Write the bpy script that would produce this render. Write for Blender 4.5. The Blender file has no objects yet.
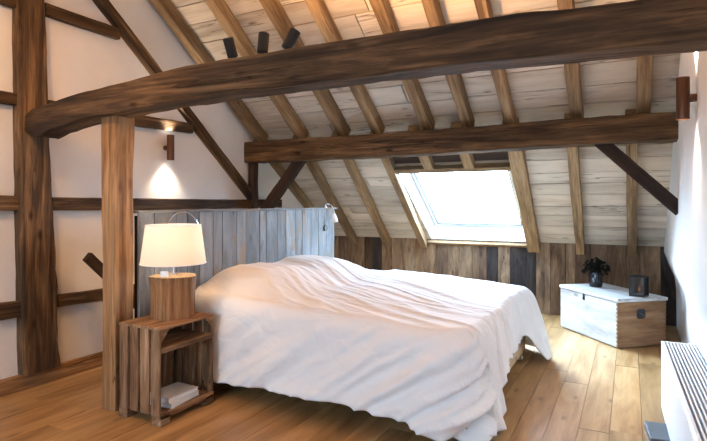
import bpy, math, random
from mathutils import Vector, Matrix, noise
random.seed(7)
H = 1.25                      # metres per layout unit (eye height)
C = bpy.context.scene.collection
PI = math.pi
V = Vector

# ------------------------------------------------------------ mesh builder
class MB:
    """collects shapes (layout units); build() links ONE mesh object"""
    def __init__(s):
        s.v = []; s.f = []; s.g = []; s.r = []; s.m = []; s.sm = []
    def add(s, verts, faces, gco, rnd=None, mat=0, smooth=False):
        b = len(s.v)
        rnd = random.random() if rnd is None else rnd
        off = V((rnd*37.7, rnd*91.3 % 13, rnd*53.1 % 17))
        s.v += [V(p) for p in verts]
        s.g += [V(q)*H + off for q in gco]
        s.r += [rnd]*len(verts)
        s.f += [tuple(b+i for i in f) for f in faces]
        s.m += [mat]*len(faces); s.sm += [smooth]*len(faces)
    def box(s, c, size, ax=0, basis=None, rnd=None, mat=0, bev=0.0, taper=0):
        """box centred at c; basis columns = local axes; ax = grain axis"""
        B = basis or Matrix.Identity(3)
        hx, hy, hz = [q/2 for q in size]
        b = min(bev, hx*.9, hy*.9, hz*.9)
        if b <= 0:
            L = [V((x, y, z)) for x in (-hx, hx) for y in (-hy, hy) for z in (-hz, hz)]
            F = [(0,1,3,2),(4,6,7,5),(0,4,5,1),(2,3,7,6),(0,2,6,4),(1,5,7,3)]
        else:
            L = []; idx = {}
            for sx in (-1,1):
                for sy in (-1,1):
                    for sz in (-1,1):
                        for k in range(3):
                            q = [sx*(hx-b), sy*(hy-b), sz*(hz-b)]
                            q[k] += (sx,sy,sz)[k]*b
                            idx[sx,sy,sz,k] = len(L); L.append(V(q))
            F = []
            for k in range(3):
                a, d = [(1,2),(2,0),(0,1)][k]
                for sg in (-1,1):
                    cs = []
                    for p, q in ((-1,-1),(1,-1),(1,1),(-1,1)):
                        t = [0,0,0]; t[k] = sg; t[a] = p; t[d] = q
                        cs.append(idx[t[0],t[1],t[2],k])
                    F.append(tuple(cs if sg > 0 else cs[::-1]))
                for p in (-1,1):
                    for q in (-1,1):
                        t0 = [0,0,0]; t1 = [0,0,0]
                        t0[k] = -1; t1[k] = 1
                        for t in (t0,t1): t[a] = p; t[d] = q
                        F.append((idx[t0[0],t0[1],t0[2],a], idx[t1[0],t1[1],t1[2],a],
                                  idx[t1[0],t1[1],t1[2],d], idx[t0[0],t0[1],t0[2],d]))
            for sx in (-1,1):
                for sy in (-1,1):
                    for sz in (-1,1):
                        F.append(tuple(idx[sx,sy,sz,k] for k in range(3)))
        perm = {0:(0,1,2), 1:(1,0,2), 2:(2,0,1)}[ax]
        G = [V((p[perm[0]], p[perm[1]], p[perm[2]])) for p in L]
        s.add([V(c) + B @ p for p in L], F, G, rnd, mat)
    def lathe(s, prof, c=(0,0,0), n=28, basis=None, mat=0, smooth=True, rnd=None, wob=None):
        B = basis or Matrix.Identity(3)
        vs = []; g = []
        for (r, z) in prof:
            for i in range(n):
                a = 2*PI*i/n
                rr = r*(wob(a, z) if wob else 1)
                p = V((rr*math.cos(a), rr*math.sin(a), z))
                vs.append(V(c) + B @ p); g.append(V((z, p.x, p.y)))
        fs = []
        for k in range(len(prof)-1):
            for i in range(n):
                j = (i+1) % n
                fs.append((k*n+i, k*n+j, (k+1)*n+j, (k+1)*n+i))
        s.add(vs, fs, g, rnd, mat, smooth)
    def tube(s, pts, r, n=8, mat=0):
        pts = [V(p) for p in pts]
        vs = []; g = []; L = 0; prev = None
        for i, p in enumerate(pts):
            t = (pts[min(i+1, len(pts)-1)] - pts[max(i-1, 0)]).normalized()
            if prev is None:
                u = t.orthogonal().normalized()
            else:
                u = (prev - t*prev.dot(t)).normalized()
            prev = u; w = t.cross(u)
            rr = r(i/(len(pts)-1)) if callable(r) else r
            if i: L += (p-pts[i-1]).length
            for k in range(n):
                a = 2*PI*k/n
                vs.append(p + (u*math.cos(a) + w*math.sin(a))*rr); g.append((L, rr*math.cos(a), rr*math.sin(a)))
        fs = [(i*n+k, i*n+(k+1)%n, (i+1)*n+(k+1)%n, (i+1)*n+k) for i in range(len(pts)-1) for k in range(n)]
        fs.append(tuple(range(n))[::-1]); fs.append(tuple((len(pts)-1)*n+k for k in range(n)))
        s.add(vs, fs, g, None, mat, True)
    def timber(s, stations, basis, mat=0, rough=1.0, n=5, seed=0, sharp=.16, rnd=None):
        """stations: (x, yc, zc, w(y), h(z)) in a local frame; basis=(origin, Matrix) with local x along the timber"""
        O, B = basis
        # ring of a rounded rectangle, n points per side
        ring = []
        for side in range(4):
            for k in range(n):
                t = -1 + 2*k/n + (1/n)
                t = math.copysign(min(.93, abs(t)**.42), t) if abs(t) > 1e-6 else 0
                p = [(t, -1), (1, t), (-t, 1), (-1, -t)][side]
                ring.append(V((p[0], p[1])))
                m = len(ring)
        xs0, xs1 = stations[0][0], stations[-1][0]
        cnt = max(8, int((xs1-xs0)/.05))
        vs = []; g = []
        sd = seed*17.31 + 3.7
        for i in range(cnt+1):
            x = xs0 + (xs1-xs0)*i/cnt
            for k in range(len(stations)-1):
                if x <= stations[k+1][0]+1e-9: break
            a, b = stations[k], stations[k+1]
            t = (x-a[0])/max(1e-9, b[0]-a[0])
            yc, zc, w, h = [a[q]+(b[q]-a[q])*t for q in range(1, 5)]
            k1 = rough*.06
            yc += w*k1*noise.noise(V((x*2.2, sd, 0))); zc += h*k1*noise.noise(V((x*2.2, 0, sd)))
            w *= 1+rough*.08*noise.noise(V((x*3, sd, 5))); h *= 1+rough*.08*noise.noise(V((x*3, 5, sd)))
            for j, p in enumerate(ring):
                d = 1 + rough*.07*noise.noise(V((x*9, p.x*1.3+sd, p.y*1.3))) + rough*.03*noise.noise(V((x*30, p.x*4+sd, p.y*4)))
                q = V((x, yc+p.x*w/2*d, zc+p.y*h/2*d))
                vs.append(V(O) + B @ q); g.append(q)
        fs = [(i*m+j, i*m+(j+1)%m, (i+1)*m+(j+1)%m, (i+1)*m+j) for i in range(cnt) for j in range(m)]
        c0 = len(vs)
        vs.append(sum((vs[j] for j in range(m)), V())/m); g.append(sum((g[j] for j in range(m)), V())/m)
        vs.append(sum((vs[cnt*m+j] for j in range(m)), V())/m); g.append(sum((g[cnt*m+j] for j in range(m)), V())/m)
        fs += [(c0, (j+1)%m, j) for j in range(m)] + [(c0+1, cnt*m+j, cnt*m+(j+1)%m) for j in range(m)]
        s.add(vs, fs, g, rnd, mat, True)
    def build(s, name, mats, parent=None, loc=None, auto=None):
        o3 = V((0,0,0))
        if parent is not None:
            o3 = V(parent['_o'])
            if '_p' in parent: o3 = V(parent['_p'])
        if loc is not None: o3 = V(loc)
        me = bpy.data.meshes.new(name)
        me.from_pydata([tuple((p-o3)*H) for p in s.v], [], s.f)
        at = me.attributes.new('gco', 'FLOAT_VECTOR', 'POINT')
        at.data.foreach_set('vector', [c for q in s.g for c in q])
        at = me.attributes.new('rnd', 'FLOAT', 'POINT')
        at.data.foreach_set('value', s.r)
        me.polygons.foreach_set('material_index', s.m)
        me.polygons.foreach_set('use_smooth', s.sm)
        if not isinstance(mats, (list, tuple)): mats = [mats]
        for mm in mats: me.materials.append(mm)
        me.update()
        if any(s.sm):
            try: me.set_sharp_from_angle(angle=math.radians(auto or 32))
            except Exception: pass
        o = bpy.data.objects.new(name, me); C.objects.link(o)
        if parent is not None:
            o.parent = parent
            if loc is not None: o.location = tuple((o3 - V(parent['_o']))*H)
        else:
            o.location = tuple(o3*H)
        o['_o'] = tuple(o3)
        return o

def tag(o, label=None, cat=None, group=None, kind=None):
    if label: o['label'] = label
    if cat: o['category'] = cat
    if group: o['group'] = group
    if kind: o['kind'] = kind
    return o
def empty(name, loc, label=None, cat=None, group=None, kind=None):
    o = bpy.data.objects.new(name, None); C.objects.link(o)
    o.empty_display_size = .05
    o.location = tuple(V(loc)*H); o['_o'] = tuple(loc)
    return tag(o, label, cat, group, kind)
def frame(p0, p1, up=(0,0,1)):
    """origin p0, matrix with x toward p1, z as near up as possible"""
    x = (V(p1)-V(p0)); L = x.length; x.normalize()
    y = V(up).cross(x).normalized(); z = x.cross(y)
    return (V(p0), Matrix((x, y, z)).transposed()), L

# ------------------------------------------------------------ materials
def newmat(name):
    m = bpy.data.materials.new(name); m.use_nodes = True
    nt = m.node_tree; nt.nodes.clear()
    out = nt.nodes.new('ShaderNodeOutputMaterial')
    b = nt.nodes.new('ShaderNodeBsdfPrincipled')
    nt.links.new(b.outputs[0], out.inputs[0])
    return m, nt, b, out
def N(nt, t, **kw):
    n = nt.nodes.new('ShaderNode'+t)
    for k, v in kw.items(): setattr(n, k, v)
    return n
def ramp(nt, src, stops):
    r = N(nt, 'ValToRGB'); e = r.color_ramp.elements
    while len(e) < len(stops): e.new(.5)
    for k, (p, c) in enumerate(stops):
        e[k].position = p; e[k].color = (c[0], c[1], c[2], 1) if hasattr(c, '__len__') else (c, c, c, 1)
    nt.links.new(src, r.inputs[0]); return r.outputs[0]
def mix(nt, bt, fac, a, b):
    n = N(nt, 'Mix', data_type='RGBA', blend_type=bt)
    for sock, val in ((n.inputs[0], fac), (n.inputs[6], a), (n.inputs[7], b)):
        if hasattr(val, 'is_output'): nt.links.new(val, sock)
        elif hasattr(val, '__len__'): sock.default_value = (*val, 1)
        else: sock.default_value = val
    return n.outputs[2]
def math_(nt, op, a, b=None, clamp=False):
    n = N(nt, 'Math', operation=op); n.use_clamp = clamp
    for k, val in enumerate((a, b)):
        if val is None: continue
        if hasattr(val, 'is_output'): nt.links.new(val, n.inputs[k])
        else: n.inputs[k].default_value = val
    return n.outputs[0]
def noise_(nt, vec, scale, detail=4, rough=.55, dist=0):
    n = N(nt, 'TexNoise'); n.inputs['Scale'].default_value = scale
    n.inputs['Detail'].default_value = detail; n.inputs['Roughness'].default_value = rough
    n.inputs['Distortion'].default_value = dist
    nt.links.new(vec, n.inputs['Vector']); return n.outputs['Fac']
def wood(name, cols, along=1.2, cross=14, tint=(.75, 1.25), rough=.7, bump=.35, crack=.5, knots=.5, tones=None, fine=.35, spec=.3, patch=None):
    """cols: three colours dark/mid/light; tones: per-board colour multipliers ramp"""
    m, nt, b, out = newmat(name)
    a = N(nt, 'Attribute', attribute_name='gco'); r = N(nt, 'Attribute', attribute_name='rnd')
    def mp(sx, sc):
        n = N(nt, 'Mapping'); n.inputs['Scale'].default_value = (sx, sc, sc)
        nt.links.new(a.outputs['Vector'], n.inputs['Vector']); return n.outputs[0]
    g1 = noise_(nt, mp(along, cross), 1, 6, .6, .8)
    g2 = noise_(nt, mp(along*3, cross*6), 1, 5, .6, .3)
    big = noise_(nt, mp(1.6, 3.0), 1, 3, .5)
    v = math_(nt, 'ADD', math_(nt, 'MULTIPLY', g1, .75), math_(nt, 'MULTIPLY', big, .25))
    col = ramp(nt, v, [(.34, cols[0]), (.5, cols[1]), (.68, cols[2])])
    f = ramp(nt, g2, [(.3, 1-fine), (.6, 1+0*fine)])
    col = mix(nt, 'MULTIPLY', 1.0, col, f)
    if patch:
        pn = noise_(nt, mp(3.2, 7), 1, 5, .7, .4)
        col = mix(nt, 'MIX', ramp(nt, pn, [(patch[1], 0), (patch[1]+.12, 1)]), col, patch[0])
    cr = noise_(nt, mp(along*.9, cross*2.2), 1, 3, .5, .25)
    crk = ramp(nt, cr, [(.485, 0), (.5, 1), (.515, 0)])
    cgate = ramp(nt, noise_(nt, mp(1.1, 5), 1, 2), [(.5, 0), (.62, 1)])
    crk = math_(nt, 'MULTIPLY', math_(nt, 'MULTIPLY', crk, cgate), crack)
    col = mix(nt, 'MULTIPLY', crk, col, (.12, .08, .06))
    vo = N(nt, 'TexVoronoi'); vo.inputs['Scale'].default_value = 1; nt.links.new(mp(3.1, 7.5), vo.inputs['Vector'])
    kn = ramp(nt, vo.outputs['Distance'], [(.06, 1), (.16, 0)])
    kn = math_(nt, 'MULTIPLY', kn, knots)
    col = mix(nt, 'MULTIPLY', kn, col, (.25, .16, .1))
    if tones:
        col = mix(nt, 'MULTIPLY', 1.0, col, ramp(nt, r.outputs['Fac'], tones))
    else:
        tv = N(nt, 'MapRange'); nt.links.new(r.outputs['Fac'], tv.inputs[0])
        tv.inputs[3].default_value = tint[0]; tv.inputs[4].default_value = tint[1]
        hs = N(nt, 'HueSaturation'); nt.links.new(tv.outputs[0], hs.inputs['Value']); nt.links.new(col, hs.inputs['Color'])
        col = hs.outputs[0]
    nt.links.new(col, b.inputs['Base Color'])
    b.inputs['Roughness'].default_value = rough
    b.inputs['Specular IOR Level'].default_value = spec
    hgt = math_(nt, 'SUBTRACT', math_(nt, 'ADD', g1, math_(nt, 'MULTIPLY', g2, .5)), math_(nt, 'MULTIPLY', crk, 1.2))
    bp = N(nt, 'Bump'); bp.inputs['Strength'].default_value = bump; bp.inputs['Distance'].default_value = .01
    nt.links.new(hgt, bp.inputs['Height']); nt.links.new(bp.outputs[0], b.inputs['Normal'])
    return m
def plain(name, col, rough=.5, metal=0, spec=.5, bump=0, bscale=30, vary=0):
    m, nt, b, out = newmat(name)
    b.inputs['Base Color'].default_value = (*col, 1); b.inputs['Roughness'].default_value = rough
    b.inputs['Metallic'].default_value = metal; b.inputs['Specular IOR Level'].default_value = spec
    tc = N(nt, 'TexCoord')
    if bump:
        nz = noise_(nt, tc.outputs['Object'], bscale, 5, .6)
        bp = N(nt, 'Bump'); bp.inputs['Strength'].default_value = bump; bp.inputs['Distance'].default_value = .01
        nt.links.new(nz, bp.inputs['Height']); nt.links.new(bp.outputs[0], b.inputs['Normal'])
    nz = noise_(nt, tc.outputs['Object'], 3.0, 5, .6)
    c = ramp(nt, nz, [(.3, [q*(1-vary) for q in col]), (.7, [min(1, q*(1+vary*.5)) for q in col])])
    nt.links.new(c, b.inputs['Base Color'])
    return m
def emis(name, col, st):
    m, nt, b, out = newmat(name)
    b.inputs['Base Color'].default_value = (*col, 1)
    b.inputs['Emission Color'].default_value = (*col, 1); b.inputs['Emission Strength'].default_value = st
    return m

M = {}
M['beam'] = wood('old_oak', [(.017,.009,.005), (.096,.051,.022), (.29,.165,.075)], along=1.1, cross=13, rough=.75, bump=.9, crack=1.0, fine=.62, knots=1.0, tint=(.85,1.15))
M['beam_dark'] = wood('old_oak_dark', [(.012,.006,.004), (.04,.019,.010), (.09,.045,.025)], along=1.0, cross=12, rough=.75, bump=.8, crack=.9, fine=.5, tint=(.85,1.15))
M['beam_light'] = wood('oak_post', [(.13,.055,.019), (.32,.165,.068), (.52,.31,.15)], along=.9, cross=11, rough=.7, bump=.8, crack=.9, fine=.5, tint=(.95,1.05))
M['rafter'] = wood('rafter_wood', [(.14,.08,.038), (.30,.185,.092), (.44,.295,.16)], along=1.2, cross=13, rough=.75, bump=.6, crack=.8, fine=.5, tint=(.8,1.15))
M['lining'] = wood('whitewashed_boards', [(.42,.33,.25), (.60,.505,.40), (.68,.595,.49)], along=1.0, cross=7, rough=.8, bump=.2, crack=.9, knots=.55, tint=(.80,1.08), fine=.10)
M['floor'] = wood('oak_floorboards', [(.24,.12,.040), (.41,.235,.095), (.53,.34,.165)], along=1.3, cross=9, rough=.38, bump=.06, crack=.15, knots=.6, tint=(.78,1.18), fine=.18, spec=.5)
M['barn'] = wood('barn_boards', [(.10,.07,.05), (.24,.17,.115), (.42,.32,.22)], along=2.2, cross=9, rough=.85, bump=.4, crack=.9, fine=.4,
    tones=[(0,(.10,.10,.13)), (.22,(.22,.22,.26)), (.25,(.95,.85,.72)), (.5,(1.0,.80,.6)), (.53,(.40,.30,.24)), (.72,(.62,.52,.44)), (.75,(1.15,1.0,.82)), (1,(.8,.74,.68))])
M['grey'] = wood('weathered_grey_boards', [(.13,.13,.13), (.235,.24,.245), (.35,.36,.365)], along=1.6, cross=7, rough=.85, bump=.3, crack=.9, tint=(.70,1.25), fine=.22,
    patch=((.27,.19,.125), .52))
M['crate'] = wood('crate_wood', [(.085,.042,.020), (.235,.13,.066), (.44,.28,.165)], along=1.8, cross=16, rough=.8, bump=.6, crack=.9, tint=(.65,1.3), fine=.5)
M['pine'] = wood('pine', [(.42,.27,.14), (.56,.39,.22), (.66,.48,.30)], along=1.2, cross=12, rough=.7, bump=.2, crack=.3, tint=(.9,1.1))
M['chestwood'] = wood('chest_pine', [(.17,.085,.04), (.29,.16,.08), (.40,.245,.135)], along=1.8, cross=10, rough=.7, bump=.2, crack=.4, knots=.9, tint=(.95,1.05))
M['chestglare'] = wood('chest_glare', [(.27,.25,.23), (.47,.46,.445), (.56,.555,.55)], along=1.5, cross=10, rough=.7, bump=.2, crack=.5, knots=.6, tint=(.97,1.05), fine=.12)  # pale tone carries the skylight glare on chest front and lid
M['bark'] = wood('stripped_log', [(.12,.05,.018), (.27,.13,.055), (.43,.24,.11)], along=1.2, cross=20, rough=.75, bump=.7, crack=.6, tint=(.95,1.05))
M['logtop'] = wood('log_end_grain', [(.42,.27,.13), (.58,.40,.22), (.70,.52,.32)], along=9, cross=9, rough=.75, bump=.3, crack=.5, tint=(.95,1.05))
M['plaster'] = plain('lime_plaster', (.71,.70,.69), .9, bump=.25, bscale=9, spec=.15, vary=.05)
M['plaster_r'] = plain('white_plaster', (.80,.80,.80), .9, bump=.2, bscale=5, spec=.15, vary=.03)
M['white'] = plain('white_paint', (.85,.85,.85), .4)
M['radwhite'] = plain('radiator_white', (.82,.84,.86), .35)
M['graymetal'] = plain('grey_plastic', (.07,.075,.08), .6, vary=.2)
M['black'] = plain('black_metal', (.005,.0045,.0045), .6)
M['bronze'] = plain('bronze_metal', (.12,.055,.03), .42, metal=.6, vary=.15)
M['chrome'] = plain('chrome', (.7,.7,.72), .18, metal=1)
M['dark'] = plain('dark_backing', (.03,.025,.02), .9)
M['paper'] = plain('paper', (.75,.78,.80), .6)
M['coverp'] = plain('book_cover', (.62,.66,.70), .4, vary=.06)
M['sheet'] = plain('mattress_fabric', (.75,.75,.74), .9)
M['glaze'] = plain('black_glazed', (.01,.01,.012), .12)
M['leafd'] = plain('dark_leaf', (.01,.01,.008), .95, spec=.05, vary=.4)
M['iron'] = plain('iron', (.05,.05,.055), .5, metal=.7, vary=.3)
M['bulb'] = emis('lit_bulb', (1,.82,.6), 4)
M['spotlit'] = emis('lit_lens', (1,.86,.68), 14)
M['candle'] = emis('lit_candle', (1,.5,.18), 5)

# duvet cloth
m, nt, b, out = newmat('white_linen')
b.inputs['Base Color'].default_value = (.74,.74,.74,1); b.inputs['Roughness'].default_value = .95; b.inputs['Specular IOR Level'].default_value = .1
tc = N(nt, 'TexCoord')
mp = N(nt, 'Mapping'); mp.inputs['Scale'].default_value = (3.5, 8, 5); mp.inputs['Rotation'].default_value = (0, 0, .45); nt.links.new(tc.outputs['Object'], mp.inputs[0])
n1 = noise_(nt, mp.outputs[0], 1.5, 2.5, .45, .8)
n2 = noise_(nt, tc.outputs['Object'], 14, 4, .6, .6)
hh = math_(nt, 'ADD', n1, math_(nt, 'MULTIPLY', n2, .06))
bp = N(nt, 'Bump'); bp.inputs['Strength'].default_value = .45; bp.inputs['Distance'].default_value = .035
nt.links.new(hh, bp.inputs['Height']); nt.links.new(bp.outputs[0], b.inputs['Normal'])
M['duvet'] = m
# lampshade: thin cloth that lets light through
m, nt, b, out = newmat('shade_cloth')
nt.nodes.remove(b)
d = N(nt, 'BsdfDiffuse'); d.inputs[0].default_value = (.86,.80,.70,1)
t = N(nt, 'BsdfTranslucent'); t.inputs[0].default_value = (.92,.86,.76,1)
mx = N(nt, 'MixShader'); mx.inputs[0].default_value = .5
nt.links.new(d.outputs[0], mx.inputs[1]); nt.links.new(t.outputs[0], mx.inputs[2]); nt.links.new(mx.outputs[0], out.inputs[0])
M['shade'] = m
# window glass
m, nt, b, out = newmat('window_glass')
nt.nodes.remove(b)
t = N(nt, 'BsdfTransparent'); g = N(nt, 'BsdfGlossy'); g.inputs['Roughness'].default_value = .02
mx = N(nt, 'MixShader'); mx.inputs[0].default_value = .04; nt.links.new(t.outputs[0], mx.inputs[1]); nt.links.new(g.outputs[0], mx.inputs[2]); nt.links.new(mx.outputs[0], out.inputs[0])
M['glass'] = m
m, nt, b, out = newmat('lantern_glass')
nt.nodes.remove(b)
t = N(nt, 'BsdfTransparent'); t.inputs[0].default_value = (.25,.22,.22,1); g = N(nt, 'BsdfGlossy'); g.inputs['Roughness'].default_value = .05
mx = N(nt, 'MixShader'); mx.inputs[0].default_value = .08; nt.links.new(t.outputs[0], mx.inputs[1]); nt.links.new(g.outputs[0], mx.inputs[2]); nt.links.new(mx.outputs[0], out.inputs[0])
M['smoke'] = m

# ------------------------------------------------------------ room shell
XL, XR = -2.9, .33
YK, ZK, SL = 5.0, .64, .729
AL = math.atan(SL); CA, SA = math.cos(AL), math.sin(AL)
YR = .2                                     # ridge
ZR = ZK + SL*(YK-YR); YB = 2*YR - YK
roofB = Matrix(((1,0,0), (0,-CA,SA), (0,SA,CA)))        # rows -> columns x, t (up the slope), n (outwards)
roofB = Matrix((V((1,0,0)), V((0,-CA,SA)), V((0,SA,CA)))).transposed()
rearB = Matrix((V((1,0,0)), V((0,CA,SA)), V((0,-SA,CA)))).transposed()
def RP(x, y, n=0):                           # point of the front slope at depth y
    return V((x, y, ZK+SL*(YK-y))) + V((0,SA,CA))*n
TR = (YK-YR)/CA                              # slope length

def rows(lo, hi, w, jit=.15):
    out = [lo]
    while out[-1] < hi-w*.5:
        out.append(out[-1] + w*random.uniform(1-jit, 1+jit))
    out[-1] = hi
    return list(zip(out[:-1], out[1:]))
def boards(mb, O, B, a0, a1, b0, b1, w, L, th, gap=.003, hole=None, jit=.15):
    """boards running along local x; rows along local y; O is the surface, boards go outward +z"""
    for (r0, r1) in rows(b0, b1, w, jit):
        spans = [(a0, a1)]
        if hole and r1 > hole[2]+1e-3 and r0 < hole[3]-1e-3:
            c0, c1 = max(r0, hole[2]), min(r1, hole[3])
            spans = [(a0, hole[0]), (hole[1], a1)]
            if r0 < hole[2]:
                mb.box(O + B @ V(((hole[0]+hole[1])/2, (r0+hole[2])/2, th/2)), (hole[1]-hole[0], hole[2]-r0, th), 0, B)
            if r1 > hole[3]:
                mb.box(O + B @ V(((hole[0]+hole[1])/2, (r1+hole[3])/2, th/2)), (hole[1]-hole[0], r1-hole[3], th), 0, B)
        for (s0, s1) in spans:
            x = s0 - random.random()*L*.8
            while x < s1-1e-6:
                l = L*random.uniform(.7, 1.3)
                p, q = max(x, s0), min(x+l, s1)
                if s1-q < L*.15: q = s1
                dz = random.uniform(0, .0025)
                if q-p > .01:
                    mb.box(O + B @ V(((p+q)/2, (r0+r1)/2, th/2+dz)), (q-p-gap, r1-r0-gap, th), 0, B)
                x = q if q > x+1e-6 else x+l
def backing(mb, O, B, a0, a1, b0, b1, n0, n1, mat, holes=()):
    segs = [(a0, a1, b0, b1)]
    for h in holes:
        new = []
        for s_ in segs:
            if h[0] >= s_[1] or h[1] <= s_[0]: new.append(s_); continue
            new += [(s_[0], h[0], s_[2], s_[3]), (h[1], s_[1], s_[2], s_[3]), (h[0], h[1], s_[2], h[2]), (h[0], h[1], h[3], s_[3])]
        segs = [q for q in new if q[1]-q[0] > 1e-6 and q[3]-q[2] > 1e-6]
    for q in segs:
        mb.box(O + B @ V(((q[0]+q[1])/2, (q[2]+q[3])/2, (n0+n1)/2)), (q[1]-q[0], q[3]-q[2], n1-n0), 0, B, mat=mat)

# window opening in the front slope (x0,x1,t0,t1)
WX0, WX1 = -1.755, -.825
WT0, WT1 = (YK-4.998)/CA, (YK-4.125)/CA
mb = MB()
O = V((0, YK, ZK))
boards(mb, O, roofB, XL, XR, 0, TR, .152, 2.1, .02, gap=.0075, hole=(WX0, WX1, WT0, WT1), jit=.18)
backing(mb, O, roofB, XL-.1, XR+.1, -.05, TR+.1, .023, .215, 1, holes=[(WX0, WX1, WT0, WT1)])
RO = V((0, YB, ZK))
rear_holes = [(-2.45, -1.55, .7, 2.2), (-1.15, -.25, .7, 2.2)]
boards(mb, RO, rearB, XL, XR, 0, .7, .158, 1.9, .02, jit=.1)
boards(mb, RO, rearB, XL, XR, 2.2, TR, .158, 1.9, .02, jit=.1)
for (a, c) in ((XL, -2.45), (-1.55, -1.15), (-.25, XR)): boards(mb, RO, rearB, a, c, .7, 2.2, .158, 1.9, .02, jit=.1)
backing(mb, RO, rearB, XL-.1, XR+.1, -.05, TR+.1, .023, .06, 1, holes=rear_holes)
tag(mb.build('ceiling', [M['lining'], M['dark']]), kind='structure')

mb = MB()                                    # floorboards run in depth
FB = Matrix((V((0,1,0)), V((1,0,0)), V((0,0,-1)))).transposed()
boards(mb, V((0,0,0)), FB, YB, YK+.05, XL-.05, XR+.06, .125, 1.35, .02, gap=.0018, jit=.02)
mb.box((-1.3, .2, -.04), (3.5, 9.8, .03), mat=1)
tag(mb.build('floor', [M['floor'], M['dark']]), kind='structure')

def gable(name, X, sgn, matl):
    mb = MB()
    lean = lambda z: 0.0
    zs = [-.02, .1, .2, .3, .4, .5, .6, .8, 1.2, 1.8, 2.6, 3.4, ZR+.1]
    ny = 60
    vs = []; fs = []
    for i in range(ny+1):
        y = YB-.05 + (YK-YB+.1)*i/ny
        zt = max(ZK+.02, ZK + SL*(YK-y) if y > YR else ZK + SL*(y-YB)) + .02
        for k, z in enumerate(zs):
            zz = min(z, zt)
            dx = 0
            if sgn > 0:
                tt = min(1, max(0, (zz-.34)/.28)); dx = -.085*(tt*tt*(3-2*tt))
                dx += .006*noise.noise(V((y*1.3, zz*1.7, 4)))
            else:
                dx += .004*noise.noise(V((y*1.5, zz*1.5, 9)))
            vs.append(V((X+dx, y, zz)))
        for k, z in enumerate(zs):
            vs.append(V((X+sgn*.15, y, min(z, zt))))
    n = len(zs)*2; K = len(zs)
    for i in range(ny):
        for k in range(K-1):
            a = i*n+k
            q = (a, a+n, a+n+1, a+1); fs.append(q if sgn < 0 else q[::-1])
            a += K
            q = (a, a+1, a+n+1, a+n); fs.append(q if sgn < 0 else q[::-1])
    mb.add(vs, fs, vs, 0, 0, True)
    return tag(mb.build(name, matl), kind='structure')
gable('wall_left', XL, -1, M['plaster'])
gable('wall_right', XR, 1, M['plaster_r'])

mb = MB()                                    # low back wall of barn boards
KB = Matrix((V((0,0,1)), V((1,0,0)), V((0,1,0)))).transposed()
for (r0, r1) in rows(XL, XR+.02, .115, .3):
    z = ZK+.01
    mb.box(((r0+r1)/2, YK+.012+random.uniform(-.003, .004), z/2), (r1-r0-.003, .022, z), 2, bev=.002)
mb.box(((XL+XR)/2, YK+.05, .33), (XR-XL+.2, .04, .70), mat=1)
tag(mb.build('wall_back', [M['barn'], M['dark']]), kind='structure')
mb = MB(); mb.box(((XL+XR)/2, YB-.03, .33), (XR-XL+.2, .06, .7)); tag(mb.build('wall_front', M['plaster']), kind='structure')

mb = MB(); mb.box((XL+.012, (YB+2.19)/2, .041), (.024, 2.19-YB, .082), 1, bev=.003)
tag(mb.build('baseboard_left', M['beam_light']), kind='structure')

# skylight
w = empty('window_1', (-1.29, 4.55, .97), kind='structure')
TM = (WT0+WT1)/2; WW = WX1-WX0; WL = WT1-WT0; XM = (WX0+WX1)/2
mb = MB()
th = .012
mb.box(O+roofB @ V((WX0+th/2, TM, .105)), (th, WL, .205), basis=roofB)
mb.box(O+roofB @ V((WX1-th/2, TM, .105)), (th, WL, .205), basis=roofB)
mb.box(O+roofB @ V((XM, WT0+th/2, .105)), (WW-2*th, th, .205), basis=roofB)
mb.box(O+roofB @ V((XM, WT1-th/2, .105)), (WW-2*th, th, .205), basis=roofB)
mb.build('reveal', M['white'], w)
mb = MB(); sw = .06
for (x, t, a, c) in ((WX0+th+sw/2, TM, sw, WL-2*th), (WX1-th-sw/2, TM, sw, WL-2*th), (XM, WT0+th+sw/2, WW-2*th-2*sw, sw), (XM, WT1-th-sw/2, WW-2*th-2*sw, sw)):
    mb.box(O+roofB @ V((x, t, .19)), (a, c, .035), basis=roofB, bev=.004)
    mb.box(O+roofB @ V((x, t, .165)), (a*.55 if a < .1 else a, c*.55 if c < .1 else c, .02), basis=roofB, bev=.003)
mb.build('window_frame', M['white'], w)
mb = MB(); mb.box(O+roofB @ V((XM, TM, .195)), (WW-2*sw, WL-2*sw, .004), basis=roofB); mb.build('pane', M['glass'], w)
mb = MB()
hx = 2*sw
for (x, t, a, c) in ((XM, WT0+th+sw-.012, WW-2*th-2*sw+.02, .011), (XM, WT1-th-sw+.012, WW-2*th-2*sw+.02, .011), (WX0+th+sw-.012, TM, .011, WL-2*th-2*sw+.02), (WX1-th-sw+.012, TM, .011, WL-2*th-2*sw+.02)):
    mb.box(O+roofB @ V((x, t, .150)), (a, c, .010), basis=roofB)
mb.build('seal', M['graymetal'], w)
for (xa, xb) in ((WX0+.03, -1.465), (-1.385, -1.14), (-1.06, WX1+.035)):  # dark strips put in for the shaded slots above the skylight head
    mb = MB(); mb.box(O+roofB @ V(((xa+xb)/2, (YK-3.975)/CA, -.012)), (xb-xa, .16, .02), 0, roofB, bev=.002); mb.build('shadow_gap', M['beam_dark'], w)
mb = MB()
(fr_, L) = frame(RP(WX0-.03, 4.075, -.05), RP(WX1+.03, 4.075, -.05), (0,0,1))
mb.timber([(0,0,0,.05,.04), (L,0,0,.05,.045)], (fr_[0], roofB), seed=71, rough=.8)
mb.build('head_trim', M['rafter'], w)
mb = MB()
mb.timber([(0,0,0,.05,.03), (L,0,0,.05,.03)], (RP(WX0-.03, 5.02, -.024), roofB), seed=72, rough=.8)
mb.build('sill_trim', M['rafter'], w)

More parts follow.
